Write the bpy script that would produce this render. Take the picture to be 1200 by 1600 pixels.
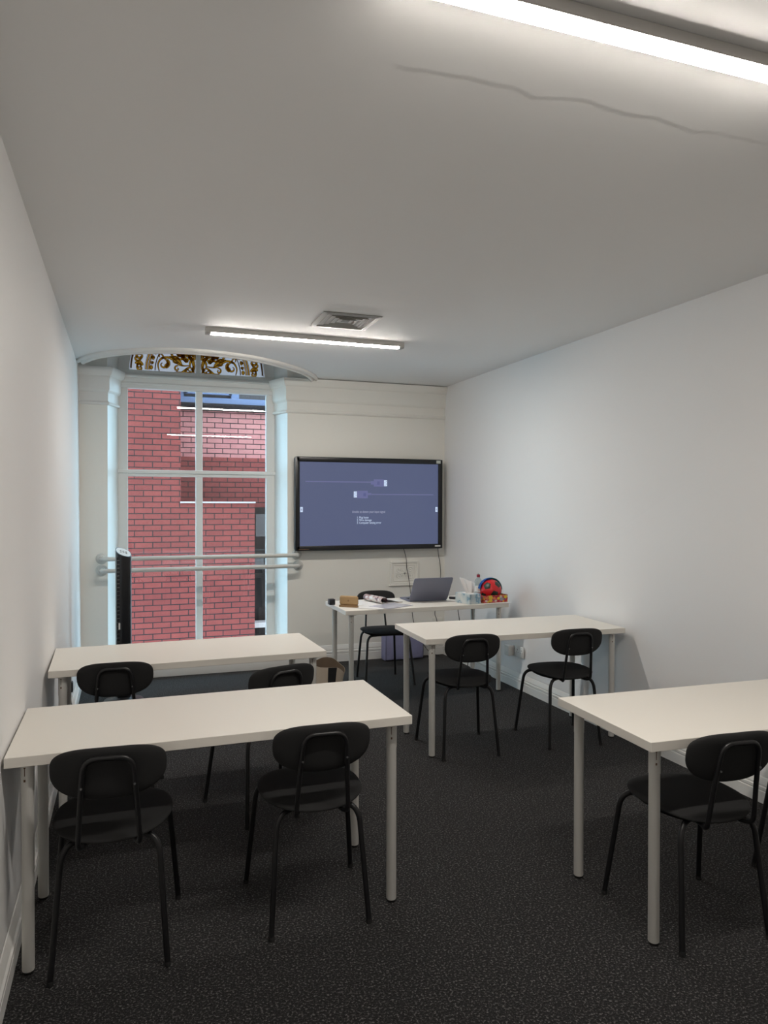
import bpy, bmesh, math, random
from math import pi, sin, cos, radians
from mathutils import Vector, Matrix
from mathutils.geometry import tessellate_polygon

random.seed(7)
SC = bpy.context.scene
for o in list(bpy.data.objects):
    bpy.data.objects.remove(o)

# ------------------------------------------------------------------ camera
cam_data = bpy.data.cameras.new('camera')
cam = bpy.data.objects.new('camera', cam_data)
SC.collection.objects.link(cam)
SC.camera = cam
FPX = 1123.8
cam_data.sensor_fit = 'VERTICAL'
cam_data.sensor_height = 24.0
cam_data.lens = 24.0 * FPX / 1600.0
cam_data.clip_start = 0.05
cam_data.clip_end = 200
YAW, PITCH, ROLL = radians(19.1366), radians(-0.5548), radians(-0.0796)
cam.matrix_world = (Matrix.Translation((0, 0, 1.5409)) @ Matrix.Rotation(-YAW, 4, 'Z')
                    @ Matrix.Rotation(pi / 2 + PITCH, 4, 'X') @ Matrix.Rotation(-ROLL, 4, 'Z'))

# ------------------------------------------------------------------ world, colour management
world = bpy.data.worlds.new('sky')
SC.world = world
world.use_nodes = True
bg = world.node_tree.nodes['Background']
bg.inputs[0].default_value = (0.50, 0.80, 1.0, 1)
bg.inputs[1].default_value = 6.6
LAMP = 118.0
LAMP_COL = (1.0, 0.94, 0.865)
SC.view_settings.view_transform = 'Standard'
SC.view_settings.look = 'None'
SC.view_settings.gamma = 1
SC.view_settings.exposure = 0.0
SC.view_settings.use_curve_mapping = False

# ------------------------------------------------------------------ materials
def mat(name, col, rough=0.5, metal=0.0, spec=0.5, bump=None, coat=0.0):
    m = bpy.data.materials.new(name)
    m.use_nodes = True
    nt = m.node_tree
    p = nt.nodes['Principled BSDF']
    p.inputs['Base Color'].default_value = (*col, 1)
    p.inputs['Roughness'].default_value = rough
    p.inputs['Metallic'].default_value = metal
    p.inputs['Specular IOR Level'].default_value = spec
    p.inputs['Coat Weight'].default_value = coat
    if bump:
        scale, strength, dist = bump
        tc = nt.nodes.new('ShaderNodeTexCoord')
        n = nt.nodes.new('ShaderNodeTexNoise')
        n.inputs['Scale'].default_value = scale
        n.inputs['Detail'].default_value = 5
        b = nt.nodes.new('ShaderNodeBump')
        b.inputs['Strength'].default_value = strength
        b.inputs['Distance'].default_value = dist
        nt.links.new(tc.outputs['Object'], n.inputs['Vector'])
        nt.links.new(n.outputs['Fac'], b.inputs['Height'])
        nt.links.new(b.outputs['Normal'], p.inputs['Normal'])
    return m

def emit(name, col, strength):
    m = bpy.data.materials.new(name)
    m.use_nodes = True
    p = m.node_tree.nodes['Principled BSDF']
    p.inputs['Base Color'].default_value = (0.02, 0.02, 0.02, 1)
    p.inputs['Roughness'].default_value = 0.35
    p.inputs['Emission Color'].default_value = (*col, 1)
    p.inputs['Emission Strength'].default_value = strength
    return m

def ramp_mat(name, stops, scale, rough=0.6, detail=4, bump=None, vec_scale=(1, 1, 1), voronoi=False):
    m = mat(name, stops[0][1], rough)
    nt = m.node_tree
    p = nt.nodes['Principled BSDF']
    tc = nt.nodes.new('ShaderNodeTexCoord')
    mp = nt.nodes.new('ShaderNodeMapping')
    mp.inputs['Scale'].default_value = vec_scale
    if voronoi:
        n = nt.nodes.new('ShaderNodeTexVoronoi')
        out = n.outputs['Color']
    else:
        n = nt.nodes.new('ShaderNodeTexNoise')
        n.inputs['Detail'].default_value = detail
        out = n.outputs['Fac']
    n.inputs['Scale'].default_value = scale
    r = nt.nodes.new('ShaderNodeValToRGB')
    if voronoi:
        r.color_ramp.interpolation = 'CONSTANT'
    els = r.color_ramp.elements
    els[0].position, els[0].color = stops[0][0], (*stops[0][1], 1)
    els[1].position, els[1].color = stops[-1][0], (*stops[-1][1], 1)
    for pos, c in stops[1:-1]:
        e = els.new(pos)
        e.color = (*c, 1)
    nt.links.new(tc.outputs['Object'], mp.inputs['Vector'])
    nt.links.new(mp.outputs['Vector'], n.inputs['Vector'])
    nt.links.new(out, r.inputs['Fac'])
    nt.links.new(r.outputs['Color'], p.inputs['Base Color'])
    if bump:
        b = nt.nodes.new('ShaderNodeBump')
        b.inputs['Strength'].default_value = bump[0]
        b.inputs['Distance'].default_value = bump[1]
        nt.links.new(out, b.inputs['Height'])
        nt.links.new(b.outputs['Normal'], p.inputs['Normal'])
    return m

def brick_mat(name, c1, c2, mortar, offset=(0, 0, 0)):
    m = mat(name, c1, 0.75, spec=0.3)
    nt = m.node_tree
    p = nt.nodes['Principled BSDF']
    tc = nt.nodes.new('ShaderNodeTexCoord')
    sep = nt.nodes.new('ShaderNodeSeparateXYZ')
    com = nt.nodes.new('ShaderNodeCombineXYZ')
    add = nt.nodes.new('ShaderNodeVectorMath')
    add.inputs[1].default_value = offset
    br = nt.nodes.new('ShaderNodeTexBrick')
    br.inputs['Color1'].default_value = (*c1, 1)
    br.inputs['Color2'].default_value = (*c2, 1)
    br.inputs['Mortar'].default_value = (*mortar, 1)
    br.inputs['Scale'].default_value = 1.0
    br.inputs['Brick Width'].default_value = 0.225
    br.inputs['Row Height'].default_value = 0.075
    br.inputs['Mortar Size'].default_value = 0.0065
    br.inputs['Mortar Smooth'].default_value = 0.2
    br.inputs['Bias'].default_value = 0.0
    no = nt.nodes.new('ShaderNodeTexNoise')
    no.inputs['Scale'].default_value = 9.0
    no.inputs['Detail'].default_value = 6
    mx = nt.nodes.new('ShaderNodeMix')
    mx.data_type = 'RGBA'
    mx.blend_type = 'MULTIPLY'
    mx.inputs[0].default_value = 0.35
    nt.links.new(tc.outputs['Object'], sep.inputs[0])
    xy = nt.nodes.new('ShaderNodeMath')
    xy.operation = 'ADD'
    nt.links.new(sep.outputs['X'], xy.inputs[0])
    nt.links.new(sep.outputs['Y'], xy.inputs[1])
    nt.links.new(xy.outputs[0], com.inputs['X'])
    nt.links.new(sep.outputs['Z'], com.inputs['Y'])
    nt.links.new(com.outputs[0], add.inputs[0])
    nt.links.new(add.outputs[0], br.inputs['Vector'])
    nt.links.new(tc.outputs['Object'], no.inputs['Vector'])
    nt.links.new(br.outputs['Color'], mx.inputs[6])
    nt.links.new(no.outputs['Fac'], mx.inputs[7])
    nt.links.new(mx.outputs[2], p.inputs['Base Color'])
    b = nt.nodes.new('ShaderNodeBump')
    b.inputs['Strength'].default_value = 0.6
    b.inputs['Distance'].default_value = 0.01
    b.invert = True
    nt.links.new(br.outputs['Fac'], b.inputs['Height'])
    nt.links.new(b.outputs['Normal'], p.inputs['Normal'])
    return m

def glass_mat(name, tint=(1, 1, 1), ior=1.5):
    m = bpy.data.materials.new(name)
    m.use_nodes = True
    nt = m.node_tree
    nt.nodes.clear()
    out = nt.nodes.new('ShaderNodeOutputMaterial')
    tr = nt.nodes.new('ShaderNodeBsdfTransparent')
    tr.inputs[0].default_value = (*tint, 1)
    gl = nt.nodes.new('ShaderNodeBsdfGlossy')
    gl.inputs['Roughness'].default_value = 0.0
    lw = nt.nodes.new('ShaderNodeLayerWeight')
    pw = nt.nodes.new('ShaderNodeMath')
    pw.operation = 'POWER'
    pw.inputs[1].default_value = 5.0
    fr = nt.nodes.new('ShaderNodeMath')
    fr.operation = 'MULTIPLY_ADD'
    r0 = ((ior - 1) / (ior + 1)) ** 2
    fr.inputs[1].default_value = 0.9 - r0
    fr.inputs[2].default_value = r0
    nt.links.new(lw.outputs['Facing'], pw.inputs[0])
    nt.links.new(pw.outputs[0], fr.inputs[0])
    mx = nt.nodes.new('ShaderNodeMixShader')
    nt.links.new(fr.outputs[0], mx.inputs[0])
    nt.links.new(tr.outputs[0], mx.inputs[1])
    nt.links.new(gl.outputs[0], mx.inputs[2])
    nt.links.new(mx.outputs[0], out.inputs[0])
    return m

M = {}
M['wall'] = mat('white_wall_paint', (0.86, 0.85, 0.84), 0.6, spec=0.3, bump=(2.5, 0.25, 0.02))
M['cream'] = mat('cream_wall_paint', (0.84, 0.82, 0.76), 0.55, spec=0.3, bump=(3.0, 0.25, 0.02))
M['trim'] = mat('white_trim_paint', (0.80, 0.79, 0.76), 0.4, spec=0.4)
M['window_paint'] = mat('window_gloss_paint', (0.78, 0.80, 0.78), 0.35, spec=0.5)
M['table'] = mat('white_laminate', (0.83, 0.79, 0.72), 0.42, spec=0.4)
M['table_leg'] = mat('white_steel', (0.76, 0.745, 0.70), 0.4, spec=0.4)
M['foot'] = mat('black_rubber', (0.012, 0.012, 0.012), 0.7)
M['fabric'] = mat('black_fabric', (0.023, 0.023, 0.0235), 0.85, spec=0.25, bump=(900, 0.25, 0.001))
M['chair_metal'] = mat('black_powder_steel', (0.009, 0.009, 0.01), 0.38, spec=0.45)
M['screw'] = mat('screw_steel', (0.25, 0.25, 0.25), 0.35, metal=0.8)
M['lamp'] = emit('lamp_diffuser', LAMP_COL, LAMP)
M['housing'] = mat('lamp_housing', (0.62, 0.60, 0.57), 0.45)
M['cap'] = mat('lamp_end_cap', (0.50, 0.50, 0.49), 0.4)
M['vent'] = mat('vent_metal', (0.36, 0.355, 0.33), 0.45, metal=0.15)
M['dark'] = mat('dark_void', (0.01, 0.01, 0.01), 0.8)
M['black_gloss'] = mat('black_gloss_plastic', (0.008, 0.009, 0.011), 0.28, spec=0.5)
M['black_plastic'] = mat('black_plastic', (0.011, 0.012, 0.015), 0.35)
M['screen'] = emit('screen_glow', (0.076, 0.094, 0.182), 1.0)
M['icon'] = emit('screen_icon', (0.12, 0.13, 0.28), 1.0)
M['icon_line'] = emit('screen_line', (0.13, 0.14, 0.28), 1.0)
M['icon_dark'] = emit('screen_dark_icon', (0.085, 0.095, 0.235), 1.0)
M['icon_white'] = emit('screen_white', (0.55, 0.66, 0.85), 1.0)
M['icon_grey'] = emit('screen_grey_text', (0.36, 0.38, 0.50), 1.0)
M['white_plastic'] = mat('white_plastic', (0.75, 0.74, 0.71), 0.35)
M['sticker'] = mat('pale_sticker', (0.62, 0.66, 0.62), 0.5)
M['brown'] = mat('brown_mark', (0.16, 0.09, 0.05), 0.6)
M['laptop'] = mat('grey_aluminium', (0.19, 0.20, 0.265), 0.42, metal=0.35)
M['keys'] = mat('laptop_keys', (0.02, 0.02, 0.022), 0.5)
M['paper'] = mat('paper', (0.80, 0.79, 0.78), 0.6)
M['sleeve'] = mat('clear_plastic_sleeve', (0.60, 0.61, 0.70), 0.12, spec=0.7)
M['tan'] = mat('tan_leather', (0.40, 0.255, 0.12), 0.55, bump=(60, 0.2, 0.002))
M['tan_dark'] = mat('tan_leather_edge', (0.25, 0.15, 0.07), 0.6)
M['tissue'] = mat('tissue_paper', (0.93, 0.90, 0.88), 0.8)
M['cable'] = mat('black_cable', (0.01, 0.01, 0.011), 0.5)
M['white_cable'] = mat('white_cable', (0.66, 0.65, 0.60), 0.5)
M['red'] = mat('red_ball_skin', (0.60, 0.015, 0.02), 0.35)
M['green_black'] = mat('black_green_patch', (0.012, 0.03, 0.02), 0.35)
M['blue'] = mat('blue_plastic', (0.02, 0.16, 0.55), 0.4)
M['teal'] = mat('teal_plastic', (0.03, 0.30, 0.33), 0.4)
M['cap_red'] = mat('red_bottle_cap', (0.30, 0.012, 0.03), 0.4)
M['lilac'] = mat('lilac_fabric', (0.27, 0.27, 0.44), 0.7, bump=(12, 0.5, 0.02))
M['canvas'] = mat('beige_canvas', (0.56, 0.47, 0.37), 0.85, bump=(300, 0.4, 0.002))
M['canvas_dark'] = mat('brown_canvas_lining', (0.15, 0.105, 0.07), 0.85)
M['strap'] = mat('black_webbing', (0.008, 0.008, 0.009), 0.8)
M['rail'] = mat('rail_paint', (0.60, 0.60, 0.57), 0.3, spec=0.5)
M['slate_blue'] = mat('blue_window_frame', (0.12, 0.13, 0.22), 0.4)
M['far_glass'] = mat('dusty_grey_glass', (0.07, 0.05, 0.048), 0.5, spec=0.15, bump=(3, 0.2, 0.02))
M['sill_dark'] = mat('dark_sill', (0.018, 0.012, 0.012), 0.8, spec=0.05)
M['coping'] = mat('pale_coping', (0.42, 0.30, 0.27), 0.7)
M['gate'] = ramp_mat('weathered_gate', [(0.3, (0.010, 0.006, 0.005)), (0.7, (0.030, 0.016, 0.013))], 3.0, vec_scale=(6, 6, 1))
M['notice'] = mat('grey_notice', (0.07, 0.045, 0.04), 0.7)
M['gate'].node_tree.nodes['Principled BSDF'].inputs['Specular IOR Level'].default_value = 0.08
M['concrete'] = ramp_mat('alley_concrete', [(0.3, (0.30, 0.29, 0.28)), (0.7, (0.42, 0.41, 0.40))], 2.0)
M['brick'] = brick_mat('red_brick', (0.262, 0.042, 0.032), (0.215, 0.033, 0.026), (0.026, 0.012, 0.011))
M['brick_lit'] = brick_mat('lit_brick', (0.55, 0.19, 0.165), (0.49, 0.155, 0.14), (0.035, 0.014, 0.014), (0.07, 0.03, 0))  # same brick, with brighter light put into the paler colours
M['glass'] = glass_mat('window_glass', (0.97, 0.98, 0.98), 1.62)
M['box_tissue'] = ramp_mat('watery_blue_print', [(0.38, (0.66, 0.70, 0.70)), (0.52, (0.50, 0.60, 0.64)), (0.60, (0.16, 0.32, 0.45)), (0.66, (0.60, 0.66, 0.68))], 14.0, 0.5)
M['box_game'] = ramp_mat('bright_toy_print', [(0.0, (0.42, 0.012, 0.03)), (0.50, (0.75, 0.36, 0.02)), (0.62, (0.62, 0.10, 0.10)), (0.78, (0.20, 0.08, 0.22)), (0.88, (0.45, 0.42, 0.38))], 55.0, 0.4, voronoi=True)
M['magazine'] = ramp_mat('printed_page', [(0.42, (0.70, 0.68, 0.66)), (0.55, (0.45, 0.28, 0.26)), (0.62, (0.10, 0.06, 0.08))], 22.0, 0.35)
M['magazine_dark'] = mat('dark_printed_page', (0.035, 0.035, 0.04), 0.3)

# stained glass: thin translucent milky pane
def stained(name, col):
    m = bpy.data.materials.new(name)
    m.use_nodes = True
    nt = m.node_tree
    nt.nodes.clear()
    out = nt.nodes.new('ShaderNodeOutputMaterial')
    tr = nt.nodes.new('ShaderNodeBsdfTransparent')
    tr.inputs[0].default_value = (*col, 1)
    tl = nt.nodes.new('ShaderNodeBsdfTranslucent')
    tl.inputs[0].default_value = (*col, 1)
    mx = nt.nodes.new('ShaderNodeMixShader')
    mx.inputs[0].default_value = 0.55
    nt.links.new(tr.outputs[0], mx.inputs[1])
    nt.links.new(tl.outputs[0], mx.inputs[2])
    nt.links.new(mx.outputs[0], out.inputs[0])
    return m
M['gold'] = stained('gold_glass_stain', (0.42, 0.20, 0.02))
M['umber'] = stained('brown_glass_stain', (0.075, 0.035, 0.012))
M['stained'] = stained('milky_stained_glass', (0.52, 0.47, 0.46))
M['bottle'] = glass_mat('clear_bottle_plastic', (0.80, 0.84, 0.84), 1.45)

# carpet: black with grey flecks
def carpet():
    m = mat('black_flecked_carpet', (0.02, 0.02, 0.02), 0.95, spec=0.15)
    nt = m.node_tree
    p = nt.nodes['Principled BSDF']
    tc = nt.nodes.new('ShaderNodeTexCoord')
    n = nt.nodes.new('ShaderNodeTexNoise')
    n.inputs['Scale'].default_value = 125
    n.inputs['Detail'].default_value = 2.5
    n.inputs['Roughness'].default_value = 0.7
    r = nt.nodes.new('ShaderNodeValToRGB')
    e = r.color_ramp.elements
    e[0].position, e[0].color = 0.44, (0.006, 0.0057, 0.006, 1)
    e[1].position, e[1].color = 0.67, (0.185, 0.177, 0.175, 1)
    x = e.new(0.55)
    x.color = (0.018, 0.0172, 0.0178, 1)
    big = nt.nodes.new('ShaderNodeTexNoise')
    big.inputs['Scale'].default_value = 2.2
    mul = nt.nodes.new('ShaderNodeMix')
    mul.data_type = 'RGBA'
    mul.blend_type = 'MULTIPLY'
    mul.inputs[0].default_value = 0.25
    b = nt.nodes.new('ShaderNodeBump')
    b.inputs['Strength'].default_value = 0.8
    b.inputs['Distance'].default_value = 0.006
    nt.links.new(tc.outputs['Object'], n.inputs['Vector'])
    nt.links.new(tc.outputs['Object'], big.inputs['Vector'])
    nt.links.new(n.outputs['Fac'], r.inputs['Fac'])
    nt.links.new(r.outputs['Color'], mul.inputs[6])
    nt.links.new(big.outputs['Fac'], mul.inputs[7])
    nt.links.new(mul.outputs[2], p.inputs['Base Color'])
    nt.links.new(n.outputs['Fac'], b.inputs['Height'])
    nt.links.new(b.outputs['Normal'], p.inputs['Normal'])
    p.inputs['Sheen Weight'].default_value = 0.07
    p.inputs['Sheen Roughness'].default_value = 0.6
    return m
M['carpet'] = carpet()

# ceiling: painted plaster with a lifted skim edge beside the near lamp
def ceiling_mat():
    m = mat('ceiling_plaster', (0.88, 0.875, 0.86), 0.65, spec=0.25)
    nt = m.node_tree
    N = nt.nodes.new
    L = nt.links.new
    p = nt.nodes['Principled BSDF']
    tc = N('ShaderNodeTexCoord')
    sep = N('ShaderNodeSeparateXYZ')
    L(tc.outputs['Object'], sep.inputs[0])
    # wobbling edge y = 1.865 + noise(x)
    cx = N('ShaderNodeCombineXYZ')
    L(sep.outputs['X'], cx.inputs['X'])
    n1 = N('ShaderNodeTexNoise')
    n1.inputs['Scale'].default_value = 5.0
    n1.inputs['Detail'].default_value = 6
    L(cx.outputs[0], n1.inputs['Vector'])
    a = N('ShaderNodeMath'); a.operation = 'MULTIPLY_ADD'
    a.inputs[1].default_value = 0.16
    a.inputs[2].default_value = 1.80
    L(n1.outputs['Fac'], a.inputs[0])
    d = N('ShaderNodeMath'); d.operation = 'SUBTRACT'
    L(sep.outputs['Y'], d.inputs[0])
    L(a.outputs[0], d.inputs[1])
    mr = N('ShaderNodeMapRange')
    mr.interpolation_type = 'SMOOTHSTEP'
    mr.inputs['From Min'].default_value = -0.014
    mr.inputs['From Max'].default_value = 0.014
    L(d.outputs[0], mr.inputs['Value'])
    mk = N('ShaderNodeMapRange')
    mk.interpolation_type = 'SMOOTHSTEP'
    mk.inputs['From Min'].default_value = 0.64
    mk.inputs['From Max'].default_value = 0.70
    L(sep.outputs['X'], mk.inputs['Value'])
    mm = N('ShaderNodeMath'); mm.operation = 'MULTIPLY'
    L(mr.outputs[0], mm.inputs[0])
    L(mk.outputs[0], mm.inputs[1])
    # long trowel ripples
    mp = N('ShaderNodeMapping')
    mp.inputs['Scale'].default_value = (1.3, 7.0, 1.0)
    L(tc.outputs['Object'], mp.inputs['Vector'])
    n2 = N('ShaderNodeTexNoise')
    n2.inputs['Scale'].default_value = 1.6
    n2.inputs['Detail'].default_value = 5
    L(mp.outputs[0], n2.inputs['Vector'])
    b2 = N('ShaderNodeBump')
    b2.inputs['Strength'].default_value = 0.25
    b2.inputs['Distance'].default_value = 0.006
    L(n2.outputs['Fac'], b2.inputs['Height'])
    b1 = N('ShaderNodeBump')
    b1.inputs['Strength'].default_value = 0.8
    b1.inputs['Distance'].default_value = 0.0018
    b1.invert = True
    L(mm.outputs[0], b1.inputs['Height'])
    L(b2.outputs['Normal'], b1.inputs['Normal'])
    L(b1.outputs['Normal'], p.inputs['Normal'])
    return m
M['ceiling'] = ceiling_mat()

# ------------------------------------------------------------------ mesh helpers
class MB:
    def __init__(self):
        self.bm = bmesh.new()

    def box(self, c, s, bevel=0.0, seg=2, mtx=None):
        m = Matrix.Translation(c) @ Matrix.Diagonal((s[0], s[1], s[2], 1))
        if mtx is not None:
            m = mtx @ m
        r = bmesh.ops.create_cube(self.bm, size=1.0, matrix=m)
        if bevel > 0:
            vs = r['verts']
            es = list({e for v in vs for e in v.link_edges})
            bmesh.ops.bevel(self.bm, geom=es, offset=bevel, segments=seg, profile=0.5, affect='EDGES')
        return self

    def hexa(self, p):
        """8 corners: bottom 4 (ccw) then top 4."""
        v = [self.bm.verts.new(q) for q in p]
        for f in ((3, 2, 1, 0), (4, 5, 6, 7), (0, 1, 5, 4), (1, 2, 6, 5), (2, 3, 7, 6), (3, 0, 4, 7)):
            self.bm.faces.new([v[i] for i in f])
        return self

    def tube(self, path, r, seg=12, cap=True, closed=False):
        pts = [Vector(q) for q in path]
        n = len(pts)
        rs = r if isinstance(r, (list, tuple)) else [r] * n
        rings = []
        prev = None
        for i, q in enumerate(pts):
            if closed:
                t = (pts[(i + 1) % n] - pts[i - 1]).normalized()
            elif i == 0:
                t = (pts[1] - pts[0]).normalized()
            elif i == n - 1:
                t = (pts[-1] - pts[-2]).normalized()
            else:
                t = ((pts[i + 1] - q).normalized() + (q - pts[i - 1]).normalized()).normalized()
            if prev is None:
                a = Vector((0, 0, 1)) if abs(t.z) < 0.9 else Vector((1, 0, 0))
                u = t.cross(a).normalized()
            else:
                u = (prev - t * prev.dot(t)).normalized()
            prev = u
            w = t.cross(u)
            rings.append([self.bm.verts.new(q + u * (rs[i] * cos(2 * pi * k / seg)) + w * (rs[i] * sin(2 * pi * k / seg))) for k in range(seg)])
        m = n if closed else n - 1
        for i in range(m):
            A, B = rings[i], rings[(i + 1) % n]
            for k in range(seg):
                self.bm.faces.new((A[k], A[(k + 1) % seg], B[(k + 1) % seg], B[k]))
        if cap and not closed:
            self.bm.faces.new(list(reversed(rings[0])))
            self.bm.faces.new(rings[-1])
        return self

    def lathe(self, prof, c=(0, 0, 0), seg=28, sx=1.0, sy=1.0, mtx=None):
        rings = []
        for r, z in prof:
            ring = []
            for k in range(seg):
                q = Vector((c[0] + r * sx * cos(2 * pi * k / seg), c[1] + r * sy * sin(2 * pi * k / seg), c[2] + z))
                if mtx is not None:
                    q = mtx @ q
                ring.append(self.bm.verts.new(q))
            rings.append(ring)
        for A, B in zip(rings, rings[1:]):
            for k in range(seg):
                self.bm.faces.new((A[k], A[(k + 1) % seg], B[(k + 1) % seg], B[k]))
        self.bm.faces.new(list(reversed(rings[0])))
        self.bm.faces.new(rings[-1])
        return self

    def prism(self, poly, fn, d0, d1):
        """poly: 2D outline, fn(u, v, d) -> 3D point; extruded between d0 and d1."""
        A = [self.bm.verts.new(fn(u, v, d0)) for u, v in poly]
        B = [self.bm.verts.new(fn(u, v, d1)) for u, v in poly]
        tri = tessellate_polygon([[Vector((u, v, 0)) for u, v in poly]])
        for t in tri:
            self.bm.faces.new([A[i] for i in t])
            self.bm.faces.new([B[i] for i in reversed(t)])
        n = len(poly)
        for i in range(n):
            j = (i + 1) % n
            self.bm.faces.new((A[i], A[j], B[j], B[i]))
        return self

    def flat(self, poly, fn):
        A = [self.bm.verts.new(fn(u, v)) for u, v in poly]
        for t in tessellate_polygon([[Vector((u, v, 0)) for u, v in poly]]):
            self.bm.faces.new([A[i] for i in t])
        return self

    def sweep(self, path, prof, side=1, closed=False):
        """profile (d, z) swept along a 2D path; d is measured to the side."""
        pts = [Vector((q[0], q[1])) for q in path]
        n = len(pts)
        rows = []
        for i, q in enumerate(pts):
            def nrm(a, b):
                t = (b - a).normalized()
                return Vector((-t.y, t.x)) * side
            if i == 0:
                mit = nrm(pts[0], pts[1])
            elif i == n - 1:
                mit = nrm(pts[-2], pts[-1])
            else:
                n1, n2 = nrm(pts[i - 1], q), nrm(q, pts[i + 1])
                mit = (n1 + n2).normalized()
                mit = mit / max(0.3, mit.dot(n1))
            rows.append([self.bm.verts.new((q.x + mit.x * d, q.y + mit.y * d, z)) for d, z in prof])
        for A, B in zip(rows, rows[1:]):
            for k in range(len(prof) - 1):
                self.bm.faces.new((A[k], A[k + 1], B[k + 1], B[k]))
        for R in (rows[0], rows[-1]):
            if len(R) > 2:
                self.bm.faces.new(R)
        return self

    def pad(self, outline, th, rings=7, fn=None):
        """cushion: outline list of (u, v) about 0; th thickness; fn maps (u, v, w)."""
        fn = fn or (lambda u, v, w: (u, v, w))
        prof = []
        for i in range(rings + 1):
            a = (pi / 2) * i / rings
            prof.append((sin(a) ** 0.35 if i else 0.0, cos(a) ** 0.9 if i < rings else 0.0))
        rows = []
        n = len(outline)
        for s, w in prof[1:]:
            rows.append([self.bm.verts.new(fn(u * s, v * s, w * th / 2)) for u, v in outline])
        for s, w in reversed(prof[1:-1]):
            rows.append([self.bm.verts.new(fn(u * s, v * s, -w * th / 2)) for u, v in outline])
        c0 = self.bm.verts.new(fn(0, 0, th / 2))
        c1 = self.bm.verts.new(fn(0, 0, -th / 2))
        for A, B in zip(rows, rows[1:]):
            for k in range(n):
                self.bm.faces.new((A[k], A[(k + 1) % n], B[(k + 1) % n], B[k]))
        for k in range(n):
            self.bm.faces.new((c0, rows[0][(k + 1) % n], rows[0][k]))
            self.bm.faces.new((c1, rows[-1][k], rows[-1][(k + 1) % n]))
        return self

    def build(self, name, m, parent=None, smooth=35):
        bmesh.ops.recalc_face_normals(self.bm, faces=self.bm.faces[:])
        me = bpy.data.meshes.new(name)
        self.bm.to_mesh(me)
        self.bm.free()
        me.materials.append(m)
        if smooth:
            me.shade_smooth()
            me.set_sharp_from_angle(angle=radians(smooth))
        o = bpy.data.objects.new(name, me)
        SC.collection.objects.link(o)
        if parent is not None:
            o.parent = parent
        return o

def struct(o):
    o['kind'] = 'structure'
    return o

def thing(name, label, cat, loc=(0, 0, 0), rz=0.0, group=None):
    o = bpy.data.objects.new(name, None)
    o.empty_display_size = 0.1
    SC.collection.objects.link(o)
    o.location = loc
    o.rotation_euler = (0, 0, rz)
    o['label'] = label
    o['category'] = cat
    if group:
        o['group'] = group
    return o

def tag(o, label, cat, group=None):
    o['label'] = label
    o['category'] = cat
    if group:
        o['group'] = group
    return o

def copy_tree(o, parent=None):
    c = o.copy()
    SC.collection.objects.link(c)
    c.parent = parent
    for ch in [x for x in SC.objects if x.parent == o]:
        copy_tree(ch, c)
    return c

def bezier(p0, p1, p2, n=8):
    out = []
    for i in range(n + 1):
        t = i / n
        out.append(tuple((1 - t) ** 2 * a + 2 * t * (1 - t) * b + t * t * c for a, b, c in zip(p0, p1, p2)))
    return out

def catmull(pts, n=6):
    out = []
    P = [pts[0]] + list(pts) + [pts[-1]]
    for i in range(1, len(P) - 2):
        a, b, c, d = [Vector(q) for q in P[i - 1:i + 3]]
        for k in range(n):
            t = k / n
            out.append(tuple(0.5 * ((2 * b) + (c - a) * t + (2 * a - 5 * b + 4 * c - d) * t * t + (3 * b - a - 3 * c + d) * t ** 3)))
    out.append(tuple(pts[-1]))
    return out

def superell(a, b, n, N=56, top=None, bot=None, ntop=None, nbot=None):
    out = []
    for i in range(N):
        t = 2 * pi * i / N
        c, s = cos(t), sin(t)
        if top is not None:
            bb = top if s >= 0 else bot
            nn = ntop if s >= 0 else nbot
        else:
            bb, nn = b, n
        out.append((a * math.copysign(abs(c) ** (2 / nn), c), bb * math.copysign(abs(s) ** (2 / nn), s)))
    return out

# ------------------------------------------------------------------ room shell
CEIL = 2.76
TOPZ = 3.85
YB, YF = 6.84, -1.0          # window wall and the wall behind the viewer

def xl_bot(y): return -0.397 - 0.0105 * (y - 2.5)
def xl_top(y): return -0.411 - 0.0115 * (y - 2.5)
def xr_bot(y): return 3.086 - 0.0128 * (y - 2.9)
def xr_top(y): return 3.127 - 0.0235 * (y - 2.9)

def lerp(a, b, t): return a + (b - a) * t
def xl(y, z): return lerp(xl_bot(y), xl_top(y), z / CEIL)
def xr(y, z): return lerp(xr_bot(y), xr_top(y), z / CEIL)

struct(MB().box((1.35, 3.15, -0.05), (4.4, 8.7, 0.1)).build('floor', M['carpet'], smooth=0))

b = MB()
y0, y1 = YF, 7.13
b.hexa([(xl(y0, 0) - 0.2, y0, -0.1), (xl(y0, 0), y0, -0.1), (xl(y1, 0), y1, -0.1), (xl(y1, 0) - 0.2, y1, -0.1),
        (xl(y0, TOPZ) - 0.2, y0, TOPZ), (xl(y0, TOPZ), y0, TOPZ), (xl(y1, TOPZ), y1, TOPZ), (xl(y1, TOPZ) - 0.2, y1, TOPZ)])
struct(b.build('wall_left', M['wall'], smooth=0))
b = MB()
b.hexa([(xr(y0, 0), y0, -0.1), (xr(y0, 0) + 0.2, y0, -0.1), (xr(y1, 0) + 0.2, y1, -0.1), (xr(y1, 0), y1, -0.1),
        (xr(y0, TOPZ), y0, TOPZ), (xr(y0, TOPZ) + 0.2, y0, TOPZ), (xr(y1, TOPZ) + 0.2, y1, TOPZ), (xr(y1, TOPZ), y1, TOPZ)])
struct(b.build('wall_right', M['wall'], smooth=0))
struct(MB().box((1.35, YF - 0.1, 1.4), (4.2, 0.2, 3.2)).build('wall_front', M['wall'], smooth=0))

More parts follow.
